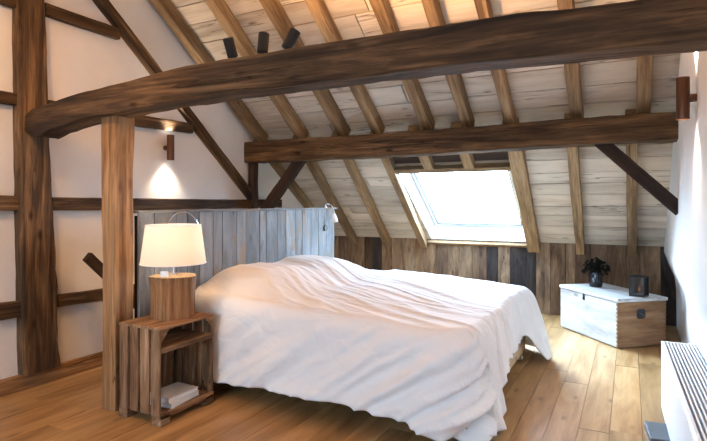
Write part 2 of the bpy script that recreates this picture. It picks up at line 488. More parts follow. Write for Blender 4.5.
# rear skylights (behind the viewer) let the daylight in
for k, (a, c, t0, t1) in enumerate(rear_holes):
    w = empty('window_%d' % (k+2), tuple(RO+rearB @ V(((a+c)/2, 1.45, 0))), kind='structure')
    mb = MB()
    for (x, t, p, q) in ((a+.025, 1.45, .05, t1-t0), (c-.025, 1.45, .05, t1-t0), ((a+c)/2, t0+.025, c-a-.1, .05), ((a+c)/2, t1-.025, c-a-.1, .05)):
        mb.box(RO+rearB @ V((x, t, .04)), (p, q, .04), basis=rearB, bev=.004)
    mb.build('window_frame', M['white'], w)
    mb = MB(); mb.box(RO+rearB @ V(((a+c)/2, 1.45, .045)), (c-a-.1, t1-t0-.1, .004), basis=rearB); mb.build('pane', M['glass'], w)

# ------------------------------------------------------------ roof timbers
def timber(name, p0, p1, w, h, mat, label, cat, group=None, rough=1, seed=0, up=(0,0,1), w1=None, h1=None, basis=None):
    fr_, L = frame(p0, p1, up)
    if basis: fr_ = (V(p0), basis)
    mb = MB(); mb.timber([(0,0,0,w,h), (L,0,0,w1 or w,h1 or h)], fr_, rough=rough, seed=seed, sharp=.25)
    mid = V(p0)
    return tag(mb.build(name, M[mat], loc=mid), label, cat, group)
# main tie beam: hewn, slightly cambered (x, top, bottom)
TB = [(-2.835,1.475,1.392), (-2.80,1.50,1.365), (-2.72,1.512,1.352), (-2.63,1.524,1.378), (-2.45,1.54,1.40), (-2.315,1.552,1.414), (-2.1,1.569,1.427), (-1.8,1.588,1.438), (-1.489,1.600,1.446), (-1.003,1.602,1.450), (-.478,1.590,1.447), (0,1.582,1.436), (.25,1.581,1.431)]
mb = MB()
mb.timber([(x+2.835, 0, (t+bb)/2-.007, .128, t-bb-.010) for (x, t, bb) in TB], (V((-2.835, 1.72, 0)), Matrix.Identity(3)), n=7, rough=.75, seed=3, sharp=.2)
tag(mb.build('tie_beam', M['beam'], loc=(-1.3, 1.72, 1.5)), 'long heavy dark oak beam crossing the whole picture, with black spotlights on top', 'beam')
mb = MB()
mb.timber([(0,0,1.43,.15,.172), (1.5,0,1.43,.15,.17), (3.15,0,1.445,.15,.165)], (V((-2.9, 3.6, 0)), Matrix.Identity(3)), n=7, rough=.8, seed=8, sharp=.2)
tag(mb.build('purlin_beam', M['beam'], loc=(-1.3, 3.6, 1.43)), 'far horizontal oak beam above the skylight, carrying the rafters', 'beam')

UP = [(-2.812,.075,'upper rafter tight against the left plaster wall, above the far beam'),
      (-2.392,.07,'upper rafter rising directly behind the left spotlight with the glowing tip'),
      (-2.00,.075,'upper rafter rising behind the gap between the middle and right spotlights'),
      (-1.70,.07,'upper rafter just right of the rightmost spotlight'),
      (-1.30,.075,'upper rafter meeting the far beam above the left half of the skylight'),
      (-1.005,.07,'upper rafter meeting the far beam above the right half of the skylight'),
      (-.72,.065,'upper rafter meeting the far beam above the right side of the skylight frame'),
      (-.30,.075,'upper rafter second from the right wall, between the two big beams'),
      (.07,.075,'upper rafter closest to the right wall and its bronze lamp')]
for k, (x, w_, lab) in enumerate(UP):
    timber('rafter', RP(x, 3.70, -.052), RP(x, YR+.06, -.052), w_, .092, 'rafter', lab, 'rafter', 'upper rafters above the far beam', rough=.7, seed=20+k, up=(0,SA,CA))
LO = [(-2.87,-2.86,4.95,'lower rafter furthest left, its foot hidden behind the headboard end'),
      (-2.50,-2.615,5.03,'lower rafter second from left, foot ending right of the headboard'),
      (-2.12,-2.225,5.03,'lower rafter third from left, between headboard and skylight'),
      (-1.765,-1.83,5.05,'lower rafter forming the left side of the skylight surround'),
      (-.735,-.775,5.07,'wide lower rafter forming the right side of the skylight surround'),
      (-.355,-.385,5.07,'lower rafter in the middle of the boards right of the skylight'),
      (.010,.014,5.06,'lower rafter nearest the right wall, crossed by the dark brace')]
for k, (x0, x1, y1, lab) in enumerate(LO):
    ww = .105 if k == 4 else .07 if k != 3 else .065
    xt = x0 + (x0-x1)*.4
    timber('rafter', RP(x1, y1, -.038), RP(xt, 3.69, -.05), ww, .066, 'rafter', lab, 'rafter', 'lower rafters below the far beam', rough=.8, seed=40+k, up=(0,SA,CA))
for k, (x, lab) in enumerate(((-1.425,'short rafter stub above the skylight, left one of the two'), (-1.10,'short rafter stub above the skylight, right one of the two'))):
    timber('rafter_stub', RP(x, 4.055, -.045), RP(x, 3.69, -.05), .075, .066, 'rafter', lab, 'rafter', 'short rafter stubs over the skylight', rough=.6, seed=50+k, up=(0,SA,CA))

# post under the beam
mb = MB()
PB = Matrix((V((0,0,1)), V((1,0,0)), V((0,1,0)))).transposed()
mb.timber([(0,0,0,.094,.108), (.7,.002,0,.094,.107), (1.18,-.002,0,.098,.107), (1.36,.003,0,.108,.112), (1.432,.003,0,.108,.112)], (V((-2.227, 1.752, 0)), PB), n=6, rough=.6, seed=5, sharp=.15)
tag(mb.build('oak_post', M['beam_light'], loc=(-2.227, 1.752, 0)), 'square golden oak post standing beside the crate, holding up the long beam', 'post')

# half-timbering on the left wall
def wt(name, y0, z0, y1, z1, w, lab, cat, group=None, d=.045, mat='beam', seed=0, w1=None, out=0):
    return timber(name, (XL+d/2-.004+out, y0, z0), (XL+d/2-.004+out, y1, z1), d, w, mat, lab, cat, group, rough=1, seed=seed, up=(0,0,1) if abs(y1-y0) > 1e-3 else (0,1,0), h1=w1)
mb = MB()
mb.timber([(0,0,.012,.075,.192), (.5,0,0,.075,.19), (1,0,-.02,.075,.172), (1.6,0,-.035,.075,.142), (2.2,0,-.045,.075,.136), (3.2,0,-.05,.075,.136)], (V((XL+.03, 1.742, 0.082)), PB), n=6, rough=.9, seed=6, sharp=.2)
tag(mb.build('wall_post', M['beam'], loc=(XL+.03, 1.768, .082)), 'broad dark oak post set into the left wall, full height', 'post')
G = 'timber rails of the left wall'
wt('wall_rail', -1, .437, 1.665, .437, .085, 'low wall rail left of the broad wall post', 'rail', G, seed=61)
wt('wall_rail', 1.86, .445, 2.75, .425, .066, 'low wall rail between broad wall post and golden post', 'rail', G, seed=62)
wt('wall_rail', -1, .998, 1.65, .998, .078, 'eye-level wall rail left of the broad wall post', 'rail', G, seed=63)
wt('wall_rail', 1.83, .992, 4.02, .994, .074, 'long eye-level wall rail running right, past the golden post towards the corner', 'rail', G, seed=64)
wt('wall_rail', -1, 1.548, 1.645, 1.548, .062, 'wall rail left of the broad wall post, at the height of the beam end', 'rail', G, seed=65)
wt('wall_rail', 1.80, 1.535, 2.90, 1.552, .075, 'wall rail just above the left wall lamp', 'rail', G, seed=66)
wt('wall_rail', -1, 2.06, 1.645, 2.06, .06, 'topmost wall rail left of the broad wall post', 'rail', G, seed=67)
wt('wall_rail', 1.79, 2.075, 2.27, 2.072, .068, 'topmost wall rail right of the broad wall post', 'rail', G, seed=68)
wt('diagonal_brace', 1.55, 2.73, 3.60, 1.045, .066, 'long diagonal timber crossing the left wall parallel to the roof slope', 'brace', None, d=.055, seed=69, mat='beam')
timber('wall_post', (-2.86, 3.6, 0), (-2.86, 3.6, 1.35), .06, .07, 'beam_dark', 'thin dark post under the left end of the far beam', 'post', None, up=(0,1,0), seed=81)
timber('knee_brace', (-2.95, 3.60, .68), (-2.36, 3.60, 1.37), .06, .085, 'beam_dark', 'dark slanting brace above the headboard, under the left end of the far beam', 'brace', None, seed=82)
timber('knee_brace', (-.17, 3.60, 1.385), (.262, 3.60, .955), .05, .078, 'beam_dark', 'dark slanting brace from the far beam down to the right wall', 'brace', None, seed=83, rough=.3)
timber('handrail', (-2.70, 1.925, .70), (-2.70, 2.6, .05), .035, .055, 'beam_dark', 'dark sloping rail end visible between the wall post and golden post', 'handrail', None, seed=84, rough=.3)

# ------------------------------------------------------------ headboard
HX = -2.17
hb = empty('headboard', (HX-.03, 2.815, 0), 'wide grey weathered plank headboard standing behind the bed', 'headboard')
mb = MB()
edges = [1.835, 1.93, 2.075, 2.155, 2.25, 2.36, 2.44, 2.57, 2.66, 2.80, 2.87, 3.0, 3.10, 3.22, 3.31, 3.43, 3.54, 3.66, 3.795]
tn = [.75,.8,.5,.2,.6,.45,.35,.9,.3,.7,.4,.55,.85,.5,.75,.35,.65,.5]
for k in range(len(edges)-1):
    mb.box((HX-.01+random.uniform(-.002,.002), (edges[k]+edges[k+1])/2, .475), (.018, edges[k+1]-edges[k]-.0035, .95), 2, rnd=(tn[k]+random.random()*.1)*.9, bev=.0015)
mb.box((HX-.035, 2.815, .47), (.03, 1.94, .93), 1, mat=1)
mb.build('plank_panel', [M['grey'], M['dark']], hb)
mb = MB(); mb.box((HX-.022, 2.82, .956), (.075, 2.0, .014), 1, bev=.002); mb.build('top_cap', M['grey'], hb)

# ------------------------------------------------------------ bed
bd = empty('bed_frame', (-1.38, 2.85, 0), 'low raw wooden plank bed frame on short legs under the duvet', 'bed')
X0, X1, Y0, Y1 = -2.14, -.60, 2.16, 3.53
mb = MB()
mb.box((X1-.0125, (Y0+Y1)/2, .11), (.025, Y1-Y0, .11), 1, bev=.003); mb.build('foot_rail', M['pine'], bd)
for yy in (Y0+.0125, Y1-.0125):
    mb = MB(); mb.box(((X0+X1)/2, yy, .11), (X1-X0-.05, .025, .11), 0, bev=.003); mb.build('side_rail', M['pine'], bd)
mb = MB()
for k in range(12): mb.box((X0+.08+k*.122, (Y0+Y1)/2, .158), (.075, Y1-Y0-.05, .014), 1)
mb.build('slats', M['pine'], bd)
for xx in (X1-.035, -1.37, X0+.04):
    for yy in (Y0+.14, 2.82, Y1-.045):
        mb = MB(); mb.box((xx, yy, .05), (.05, .05, .10), 2, bev=.003); mb.build('leg', M['pine'], bd)
mb = MB(); mb.box((-1.37, 2.845, .285), (1.52, 1.35, .24), bev=.035)
tag(mb.build('mattress', M['sheet'], loc=(-1.37, 2.845, .165)), 'thick mattress lying on the bed frame beneath the duvet', 'mattress')

# duvet: draped sheet over pillows and mattress
def smooth(a, b_, x):
    t = min(1, max(0, (x-a)/(b_-a))); return t*t*(3-2*t)
RX0, RX1, RY0, RY1, RC = -2.125, -.615, 2.135, 3.55, .12
def ridged(p):
    return 1-abs(noise.noise(p))*2
def topz(x, y):
    z = .462 + .045*smooth(-.7, -1.5, x)
    # two pillows under the duvet, the far one a little higher
    px = smooth(-1.45, -1.82, x)*smooth(-2.20, -2.02, x)
    z += px*(.125*math.exp(-((y-2.46)/.27)**4) + .122*math.exp(-((y-3.02)/.32)**4)) 
    z += .02*noise.noise(V((x*1.6, y*1.6, 1)))
    # long creases fanning from the pillows to the foot
    a = .42; u_ = x*math.cos(a)-y*math.sin(a); v_ = x*math.sin(a)+y*math.cos(a)
    w_ = .4+.6*smooth(-1.9, -1.5, x)
    z += w_*.016*max(0, ridged(V((u_*1.1, v_*6.5 + .6*noise.noise(V((x*2, y*2, 3))), 2)))-.35)
    z += w_*.015*max(0, ridged(V((u_*.9+4, v_*10, 7)))-.5)
    return z
per = []                                       # perimeter of rounded rectangle: (x, y, nx, ny, s)
def perim(n):
    Lx, Ly = RX1-RX0-2*RC, RY1-RY0-2*RC
    A = RC*PI/2; tot = 2*Lx+2*Ly+4*A
    out = []
    for i in range(n):
        s_ = tot*i/n; q = s_
        segs = [('near',Lx),('c1',A),('foot',Ly),('c2',A),('far',Lx),('c3',A),('head',Ly),('c4',A)]
        for nm, l in segs:
            if q <= l: break
            q -= l
        if nm == 'near': p = (RX0+RC+q, RY0, 0, -1)
        elif nm == 'foot': p = (RX1, RY0+RC+q, 1, 0)
        elif nm == 'far': p = (RX1-RC-q, RY1, 0, 1)
        elif nm == 'head': p = (RX0, RY1-RC-q, -1, 0)
        else:
            k = {'c1':(RX1-RC, RY0+RC, -PI/2), 'c2':(RX1-RC, RY1-RC, 0), 'c3':(RX0+RC, RY1-RC, PI/2), 'c4':(RX0+RC, RY0+RC, PI)}[nm]
            a = k[2] + q/RC
            p = (k[0]+RC*math.cos(a), k[1]+RC*math.sin(a), math.cos(a), math.sin(a))
        out.append((*p, s_, nm))
    return out
PN = 620
P = perim(PN)
cx, cy = (RX0+RX1)/2, (RY0+RY1)/2
KI, KS = 70, 46
vs = [V((cx, cy, topz(cx, cy)))]
for k in range(1, KI+1):
    t = (k/KI)**.8
    for (x, y, nx, ny, s_, nm) in P:
        xx, yy = cx+(x-cx)*t, cy+(y-cy)*t
        vs.append(V((xx, yy, topz(xx, yy))))
def hem(x, y, nx, ny):
    """height of the lower edge and how far it swings out"""
    foot = max(0, nx); near = max(0, -ny); far = max(0, ny); head = max(0, -nx)
    if head > .75: return .40, -.01
    if near > .55 and foot < .6:
        z = .082 + .03*smooth(-1.9,-1.5,x) - .075*smooth(-.86, -.64, x) + .012*noise.noise(V((x*3, 0, 0))); fl = .02 + .045*smooth(-1.8, -1.5, x) + .03*noise.noise(V((x*2.3, 4, 0)))
        z = max(z, .40*smooth(-2.02, -2.14, x)) if x < -2.0 else z
        return z, fl
    if foot >= .6 or (foot > .3 and far < .8 and ny < 0):
        # near corner low, pulled up along the foot, low again at the far corner
        up_ = smooth(2.36, 2.56, y)*smooth(3.43, 3.30, y)
        z = .022 + up_*.185
        fl = (.14 if y > 3 else .05)*(1-up_) + .012*up_
        return z, fl
    if foot > .05: return .03, (.235 if far > .05 else .07)
    return .14-.11*smooth(-1.2,-.8,x), .04+.16*smooth(-1.1,-.7,x)
for (x, y, nx, ny, s_, nm) in []: pass
hz = [hem(*p[:4]) for p in P]
def blur(vals, r):
    n = len(vals); out = []
    for i in range(n):
        out.append(sum(vals[(i+j) % n] for j in range(-r, r+1))/(2*r+1))
    return out
hzz = blur([q[0] for q in hz], 5); hzf = blur([q[1] for q in hz], 9)
R = .085
for k in range(1, KS+1):
    t = k/KS
    for i, (x, y, nx, ny, s_, nm) in enumerate(P):
        zt = topz(x, y); zb = hzz[i]; drop = zt-zb
        arc = min(R*PI/2, drop*.5); rr = arc/(PI/2)
        full = arc + max(0, drop-rr); q = t*full
        if q < arc:
            a = q/rr; o_ = rr*math.sin(a); dz = rr*(1-math.cos(a))
        else:
            o_ = rr; dz = rr+(q-arc)
        tt = dz/drop
        o_ = o_*.55 + hzf[i]*tt**(.9 if hzf[i] < .13 else .55)
        # folds: hang down and lean towards the head, deeper at the near foot corner
        lean = 1.15 if nm in ('near', 'c1') else .1
        sp = s_ + lean*tt*drop*1.2
        cornerw = smooth(.75, 1.45, s_)*smooth(2.3, 1.75, s_)
        amp = tt*(1.15-.2*tt)*(.022 + .075*cornerw + (-.012 if nm == 'foot' else .035 if nm == 'c2' else 0))
        if nm == 'near': amp *= .5+.5*smooth(.0, .35, s_)
        f1 = noise.noise(V((sp*6.5, tt*.6, 11)))*1.1
        f2 = (ridged(V((sp*9.5, tt*.9, 17)))-.4)*1.2
        f3 = noise.noise(V((sp*3.0, tt*3.0, 21)))
        if nm in ('head',): amp *= .2
        o_ += amp*(f1+.8*f2) + tt*.010*f3
        # bunched little wrinkles along the hem
        o_ += .006*smooth(.75, 1, tt)*noise.noise(V((s_*22, tt*6, 2)))
        zz = zt-dz
        if zz < .008: zz = .008
        vs.append(V((x+nx*o_, y+ny*o_, zz)))
fs = [(0, 1+i, 1+(i+1) % PN) for i in range(PN)]
for k in range(KI+KS-1):
    for i in range(PN):
        j = (i+1) % PN
        fs.append((1+k*PN+i, 1+(k+1)*PN+i, 1+(k+1)*PN+j, 1+k*PN+j))
mb = MB(); mb.add(vs, fs, vs, 0, 0, True)
dv = mb.build('duvet', M['duvet'], loc=(-1.38, 2.85, .45), auto=179)
so = dv.modifiers.new('thick', 'SOLIDIFY'); so.thickness = .012; so.offset = -1
tag(dv, 'large rumpled white duvet spread over the bed, hanging nearly to the floor', 'duvet')

# ------------------------------------------------------------ crate nightstand
cx0, cx1, cy0, cy1 = -2.128, -1.852, 1.678, 2.020
zb, zt = .042, .440
cr = empty('wooden_crate', ((cx0+cx1)/2, (cy0+cy1)/2, 0), 'old slatted wooden fruit crate stood upright as a nightstand beside the bed', 'crate')
tk = .011
D = cx1-cx0
sw = D/4
for side, yy in ((0, cy0+tk/2), (1, cy1-tk/2)):
    for k in range(4):
        mb = MB(); mb.box((cx0+sw*(k+.5), yy, (zb+zt-tk)/2), (sw-.014, tk, zt-zb-tk-.001), 2, bev=.0015, rnd=random.uniform(.2,.9))
        mb.build('side_slat', M['crate'], cr)
W = cy1-cy0
bw = (W-2*tk)/4
for k in range(4):
    mb = MB(); mb.box((cx0+tk/2, cy0+tk+bw*(k+.5), (zb+zt-tk)/2), (tk, bw-.018, zt-zb-tk-.001), 2, bev=.0015)
    mb.build('back_slat', M['crate'], cr)
tw = D/3
for k in range(3):
    mb = MB(); mb.box((cx0+tw*(k+.5), (cy0+cy1)/2, zt-tk/2), (tw-.006, W+.004, tk+.002), 1, bev=.0015, rnd=.7+.1*k)
    mb.build('top_slat', M['crate'], cr)
for k in range(3):
    mb = MB(); mb.box((cx0+.02+tw*(k+.5)*.93, (cy0+cy1)/2, .343), (tw*.93-.012, W-2*tk-.002, .010), 1, bev=.0015)
    mb.build('shelf_slat', M['crate'], cr)
mb = MB(); mb.box((cx1-.008, (cy0+cy1)/2, .337), (.012, W-2*tk-.002, .026), 1, bev=.0015); mb.build('shelf_rail', M['crate'], cr)
for k in range(3):
    mb = MB(); mb.box((cx0+tk+.002+tw*(k+.5)*.95, (cy0+cy1)/2, zb+.006), (tw*.95-.008, W-2*tk-.002, .010), 1, bev=.0015)
    mb.build('bottom_slat', M['crate'], cr)
mb = MB(); mb.box((cx1-.007, (cy0+cy1)/2, zb+.0), (.012, W, .026), 1, bev=.0015); mb.build('bottom_rail', M['crate'], cr)
# corner gussets under the top
def prism(mb, pts, y0_, y1_):
    n = len(pts)
    v_ = [V((p[0], y0_, p[1])) for p in pts]+[V((p[0], y1_, p[1])) for p in pts]
    mb.add(v_, [tuple(range(n)), tuple(range(2*n-1, n-1, -1))]+[(i, n+i, n+(i+1) % n, (i+1) % n) for i in range(n)], v_)
for (ya, yb) in ((cy0+tk, cy0+tk+.045), (cy1-tk, cy1-tk-.045)):
    mb = MB()
    v_ = [V((x, p, q)) for x in (cx1-.016, cx1-.002) for (p, q) in ((ya, zt-tk), (yb, zt-tk), (ya, zt-tk-.05))]
    mb.add(v_, [(0,1,2), (5,4,3), (0,3,4,1), (1,4,5,2), (2,5,3,0)], v_)
    mb.build('corner_block', M['crate'], cr)
for xx in (cx0+.03, cx1-.03):
    for yy in (cy0+.03, cy1-.03):
        mb = MB(); mb.box((xx, yy, .021), (.058, .058, .042), 1, bev=.002); mb.build('foot', M['crate'], cr)

# books in the crate
bz = zb+.0125
def book(x, y, z, w_, l_, h_, rot, label):
    b_ = empty('book', (x, y, z), label, 'book', 'books in the crate')
    B = Matrix.Rotation(rot, 3, 'Z')
    mb = MB()
    for q in (.0015, h_-.0015): mb.box(V((x, y, z+q)), (w_, l_, .003), basis=B)
    mb.box(V((x, y, z+h_/2)) + B @ V((-w_/2+.0015, 0, 0)), (.003, l_, h_-.006), basis=B)
    mb.build('cover', M['coverp'], b_)
    mb = MB(); mb.box(V((x, y, z+h_/2))+B @ V((.002, 0, 0)), (w_-.008, l_-.008, h_-.0062), basis=B); mb.build('pages', M['paper'], b_)
book(-1.945, 1.845, bz, .145, .195, .022, .10, 'pale book lying at the bottom of the crate, underneath another')
book(-1.955, 1.850, bz+.0222, .145, .185, .020, -.03, 'white book on top of the two in the crate')

# ------------------------------------------------------------ table lamp
lx, ly, lz = -1.99, 1.885, zt+.001
tl = empty('table_lamp', (lx, ly, lz), 'lit table lamp with a cream shade on a thick log base, standing on the crate', 'lamp')
mb = MB()
def wob(a, z): return 1 + .06*math.sin(2*a+.6) + .035*math.sin(5*a+1) + .018*math.sin(11*a+z*9) + .01*math.sin(23*a)
mb.lathe([(0,0), (.097,0), (.100,.01), (.097,.06), (.098,.12), (.101,.17), (.1045,.196), (.104,.202)], (lx, ly, lz), 64, wob=wob, rnd=.4)
mb.build('log_base', M['bark'], tl)
mb = MB(); mb.lathe([(.1038,.202), (.098,.2045), (.06,.2055), (0,.206)], (lx, ly, lz), 64, wob=wob, rnd=.4, smooth=False); mb.build('log_top', M['logtop'], tl)
sz = lz+.206
mb = MB(); mb.lathe([(0,0), (.022,0), (.022,.004), (.006,.007), (.0045,.02), (.0045,.11), (.011,.112), (.011,.135), (0,.136)], (lx, ly, sz), 20); mb.build('stem', M['chrome'], tl)
mb = MB(); mb.lathe([(.003,.13), (.010,.14), (.021,.163), (.022,.178), (.014,.196), (0,.2)], (lx, ly, sz), 20); bo = mb.build('bulb', M['bulb'], tl)
s0, s1 = .705, .892
mb = MB()
mb.lathe([(.155,0), (.1545,.004), (.131,s1-s0-.004), (.130,s1-s0)], (lx, ly, s0), 64)
sh = mb.build('lamp_shade', M['shade'], tl)
mb = MB()
for (r_, z_) in ((.1555, s0), (.1305, s1)):
    mb.tube([(lx+r_*math.cos(a*PI/24), ly+r_*math.sin(a*PI/24), z_) for a in range(49)], .0022, 6)
for a in range(3):
    a *= 2*PI/3
    mb.tube([(lx, ly, s1-.03), (lx+.130*math.cos(a), ly+.130*math.sin(a), s1-.004)], .0012, 5)
mb.tube([(lx, ly, sz+.13), (lx+.024, ly, sz+.17), (lx+.0, ly, s1-.03)], .0012, 5)
mb.build('shade_ring', M['white'], tl)
mb = MB(); mb.box((lx-.058*.3+.03, ly-.07, lz+.215), (.036, .01, .032), basis=Matrix.Rotation(.5, 3, 'Z'), bev=.002)
tag(mb.build('card', M['white'], loc=(lx, ly-.07, lz+.206)), 'small white card standing on the log under the lampshade', 'card')

# ------------------------------------------------------------ reading lamps on the headboard
def reading_lamp(y, label, lean):
    o = empty('reading_lamp', (HX, y, .963), label, 'lamp', 'reading lamps on the headboard')
    mb = MB(); mb.lathe([(0,0), (.014,0), (.014,.006), (0,.007)], (HX-.01, y, .963), 16); mb.build('mount', M['chrome'], o)
    pts = []
    for k in range(17):
        a = PI*k/16
        pts.append((HX-.01+.035*(1-math.cos(a)), y+lean*.5*(1-math.cos(a)), .968+.035*math.sin(a) - (.055*(k/16)**2)))
    mb = MB(); mb.tube(pts, .0045, 8)
    mb.build('gooseneck', M['chrome'], o)
    XB = Matrix((V((0,1,0)), V((0,0,1)), V((1,0,0)))).transposed()
    mb = MB(); mb.lathe([(0,0), (.026,0), (.026,.012), (0,.013)], (HX, y-.02, .80), 20, basis=XB); mb.build('socket_plate', M['graymetal'], o)
    e = V(pts[-1])
    B = V((-.25, .1, 1)).to_track_quat('Z', 'Y').to_matrix()
    mb = MB(); mb.lathe([(0,.02), (.008,.018), (.013,0), (.019,-.03), (.020,-.052), (.018,-.052), (.012,-.01), (0,-.005)], e-V((0,0,.015)), 20, basis=B); mb.build('lamp_head', M['white'], o)
reading_lamp(3.66, 'small bent chrome reading lamp at the right end of the headboard', .03)
XB = Matrix((V((0,1,0)), V((0,0,1)), V((1,0,0)))).transposed()
o = empty('reading_lamp', (HX, 2.0, .87), 'arched chrome reading lamp on the headboard behind the lampshade', 'lamp', 'reading lamps on the headboard')
mb = MB(); mb.lathe([(0,0), (.018,0), (.018,.010), (0,.011)], (HX, 2.0, .86), 18, basis=XB); mb.build('mount', M['chrome'], o)
mb = MB(); mb.tube([(HX+.012+.02*(k/20), 2.0+.107*(1-math.cos(PI*k/20)), .865+.095*math.sin(PI*k/20)-.03*(k/20)**2) for k in range(21)], .0042, 8); mb.build('gooseneck', M['chrome'], o)
mb = MB(); mb.lathe([(0,.02), (.008,.018), (.013,0), (.019,-.03), (.020,-.052), (.018,-.052), (.012,-.01), (0,-.005)], (HX+.032, 2.214, .815), 20); mb.build('lamp_head', M['white'], o)

# ------------------------------------------------------------ wall lamps
def wall_lamp(c, wx, label):
    """cylinder centred at c, fixed to the wall plane at x = wx"""
    o = empty('wall_lamp', (wx, c[1], c[2]), label, 'lamp', 'up and down wall lamps')
    h_ = .088; r_ = .025
    mb = MB(); mb.lathe([(.021,h_-.006), (.0225,h_), (r_,h_), (r_,-h_), (.0225,-h_), (.021,-h_+.006)], c, 28); mb.build('lamp_body', M['bronze'], o)
    d = 1 if c[0] > wx else -1
    B = Matrix((V((0,1,0)), V((0,0,1)), V((1,0,0)))).transposed()
    x0_, x1_ = sorted((wx, c[0]-d*(r_-.002)))
    mb = MB(); mb.lathe([(0,0), (.017,0), (.017,x1_-x0_), (0,x1_-x0_)], (x0_, c[1], c[2]), 22, basis=B); mb.build('bracket', M['bronze'], o)
    mb = MB(); mb.lathe([(0,-h_+.007), (.021,-h_+.007)], c, 24); mb.build('lens', M['spotlit'], o)
    mb = MB(); mb.lathe([(.021,h_-.007), (0,h_-.007)], c, 24); mb.build('lens', M['spotlit'], o)
    return o
wall_lamp((XL+.055, 2.668, 1.388), XL, 'bronze cylinder wall lamp on the left wall, lighting the plaster above the headboard')
wall_lamp((.196, 2.60, 1.438), XR-.085, 'bronze cylinder wall lamp on the right wall')

# ------------------------------------------------------------ track with three spotlights on the beam
tz = 1.598
mb = MB(); mb.box((-1.37, 1.752, tz+.001), (.50, .022, .008), bev=.001)
tag(mb.build('light_track', M['black'], loc=(-1.37, 1.752, tz)), 'thin black power track lying on top of the long beam under the spotlights', 'track')
def spot(x, tilt, label, lit):
    o = empty('spotlight', (x, 1.752, tz+.005), label, 'spotlight', 'black spotlights on the beam')
    mb = MB(); mb.lathe([(0,0), (.011,0), (.011,.006), (.0045,.008), (.0045,.03), (0,.03)], (x, 1.752, tz+.005), 16); mb.build('stem', M['black'], o)
    B = V(tilt).normalized().to_track_quat('Z', 'Y').to_matrix()
    c = V((x, 1.752, tz+.022))
    mb = MB(); mb.lathe([(0,0), (.020,0), (.0225,.003), (.0225,.082), (.0205,.083), (.0195,.078)], c, 26, basis=B); mb.build('lamp_head', M['black'], o)
    mb = MB(); mb.lathe([(.0195,.076), (0,.076)], c, 24, basis=B); mb.build('lens', M['spotlit'] if lit else M['spotlit'], o)
    return c + V(tilt).normalized()*.100, V(tilt).normalized()
SP = [spot(-1.50, (.04,-.50,1), 'left black spotlight on the beam, tilted left with a glowing tip', 1),
      spot(-1.345, (0,.14,1), 'middle black spotlight on the beam, standing upright', 0),
      spot(-1.225, (.42,.26,1), 'right black spotlight on the beam, tilted to the right', 0)]

# ------------------------------------------------------------ chest with vase and lantern
A_ = V((-.074, 4.035, 0)); ex = V((-.429,.517,0)).normalized(); ey = V((.304,.274,0)); ey = (ey - ex*ey.dot(ex)).normalized()
CB = Matrix((ex, ey, V((0,0,1)))).transposed()
CL, CW, CH = .668, .385, .345
ch = empty('blanket_chest', tuple(A_ + CB @ V((CL/2, CW/2, 0))), 'old wooden blanket chest, front and lid coloured pale for skylight glare, bare pine end, by the right wall', 'chest')
def cbox(mb, x, y, z, sx, sy, sz, ax=0, **k): mb.box(A_ + CB @ V((x, y, z)), (sx, sy, sz), ax, CB, **k)
bt = .016; ZL = CH-.03
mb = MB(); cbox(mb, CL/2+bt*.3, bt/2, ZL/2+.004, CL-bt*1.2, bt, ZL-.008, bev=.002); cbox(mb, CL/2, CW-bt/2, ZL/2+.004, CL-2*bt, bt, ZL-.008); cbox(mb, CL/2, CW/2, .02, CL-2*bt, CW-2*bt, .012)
mb.build('front_panel', M['chestglare'], ch)
for xx, mm in ((bt/2, 'chestwood'), (CL-bt/2, 'chestwood')):
    mb = MB(); cbox(mb, xx, CW/2, ZL/2+.004, bt, CW-.002, ZL-.008, 1, bev=.002, rnd=.45); o_ = mb.build('end_panel', M[mm], ch)
    tag(o_, 'bare pine end panel')
# dovetails at the near corner
for far_ in (0, 1):
    mb = MB()
    for k in range(11):
        z_ = .02 + k*.028
        if far_: cbox(mb, -.0008, CW-bt*.5, z_, .003, bt, .013, 2, rnd=.3)
        else: cbox(mb, bt*.5, -.0008, z_, bt+.002, .003, .013, 2, rnd=.3)
    mb.build('dovetail_joint', M['crate'], ch)
mb = MB(); cbox(mb, CL/2-.004, CW/2, CH-.015, CL+.014, CW+.016, .024, bev=.004); mb.build('lid', M['chestglare'], ch)
mb = MB()
# iron handle plate on the end
for k, (w_, h_) in enumerate(((.070,.052), (.052,.07))): cbox(mb, -.003-.0004*k, CW*.47, .235, .005, w_, h_, 1, bev=.002)
hp = mb.build('handle_plate', M['iron'], ch)
mb = MB()
mb.tube([A_+CB @ V((-.006-.018*math.sin(PI*k/12), CW*.47-.026+.052*k/12, .250-.022*math.sin(PI*k/12))) for k in range(13)], .004, 8)
mb.build('handle', M['iron'], ch)
mb = MB(); cbox(mb, CL*.55, -.003, CH-.045, .016, .006, .055, bev=.001); cbox(mb, CL*.55, -.007, CH-.06, .011, .006, .02, bev=.001); mb.build('hasp', M['iron'], ch)
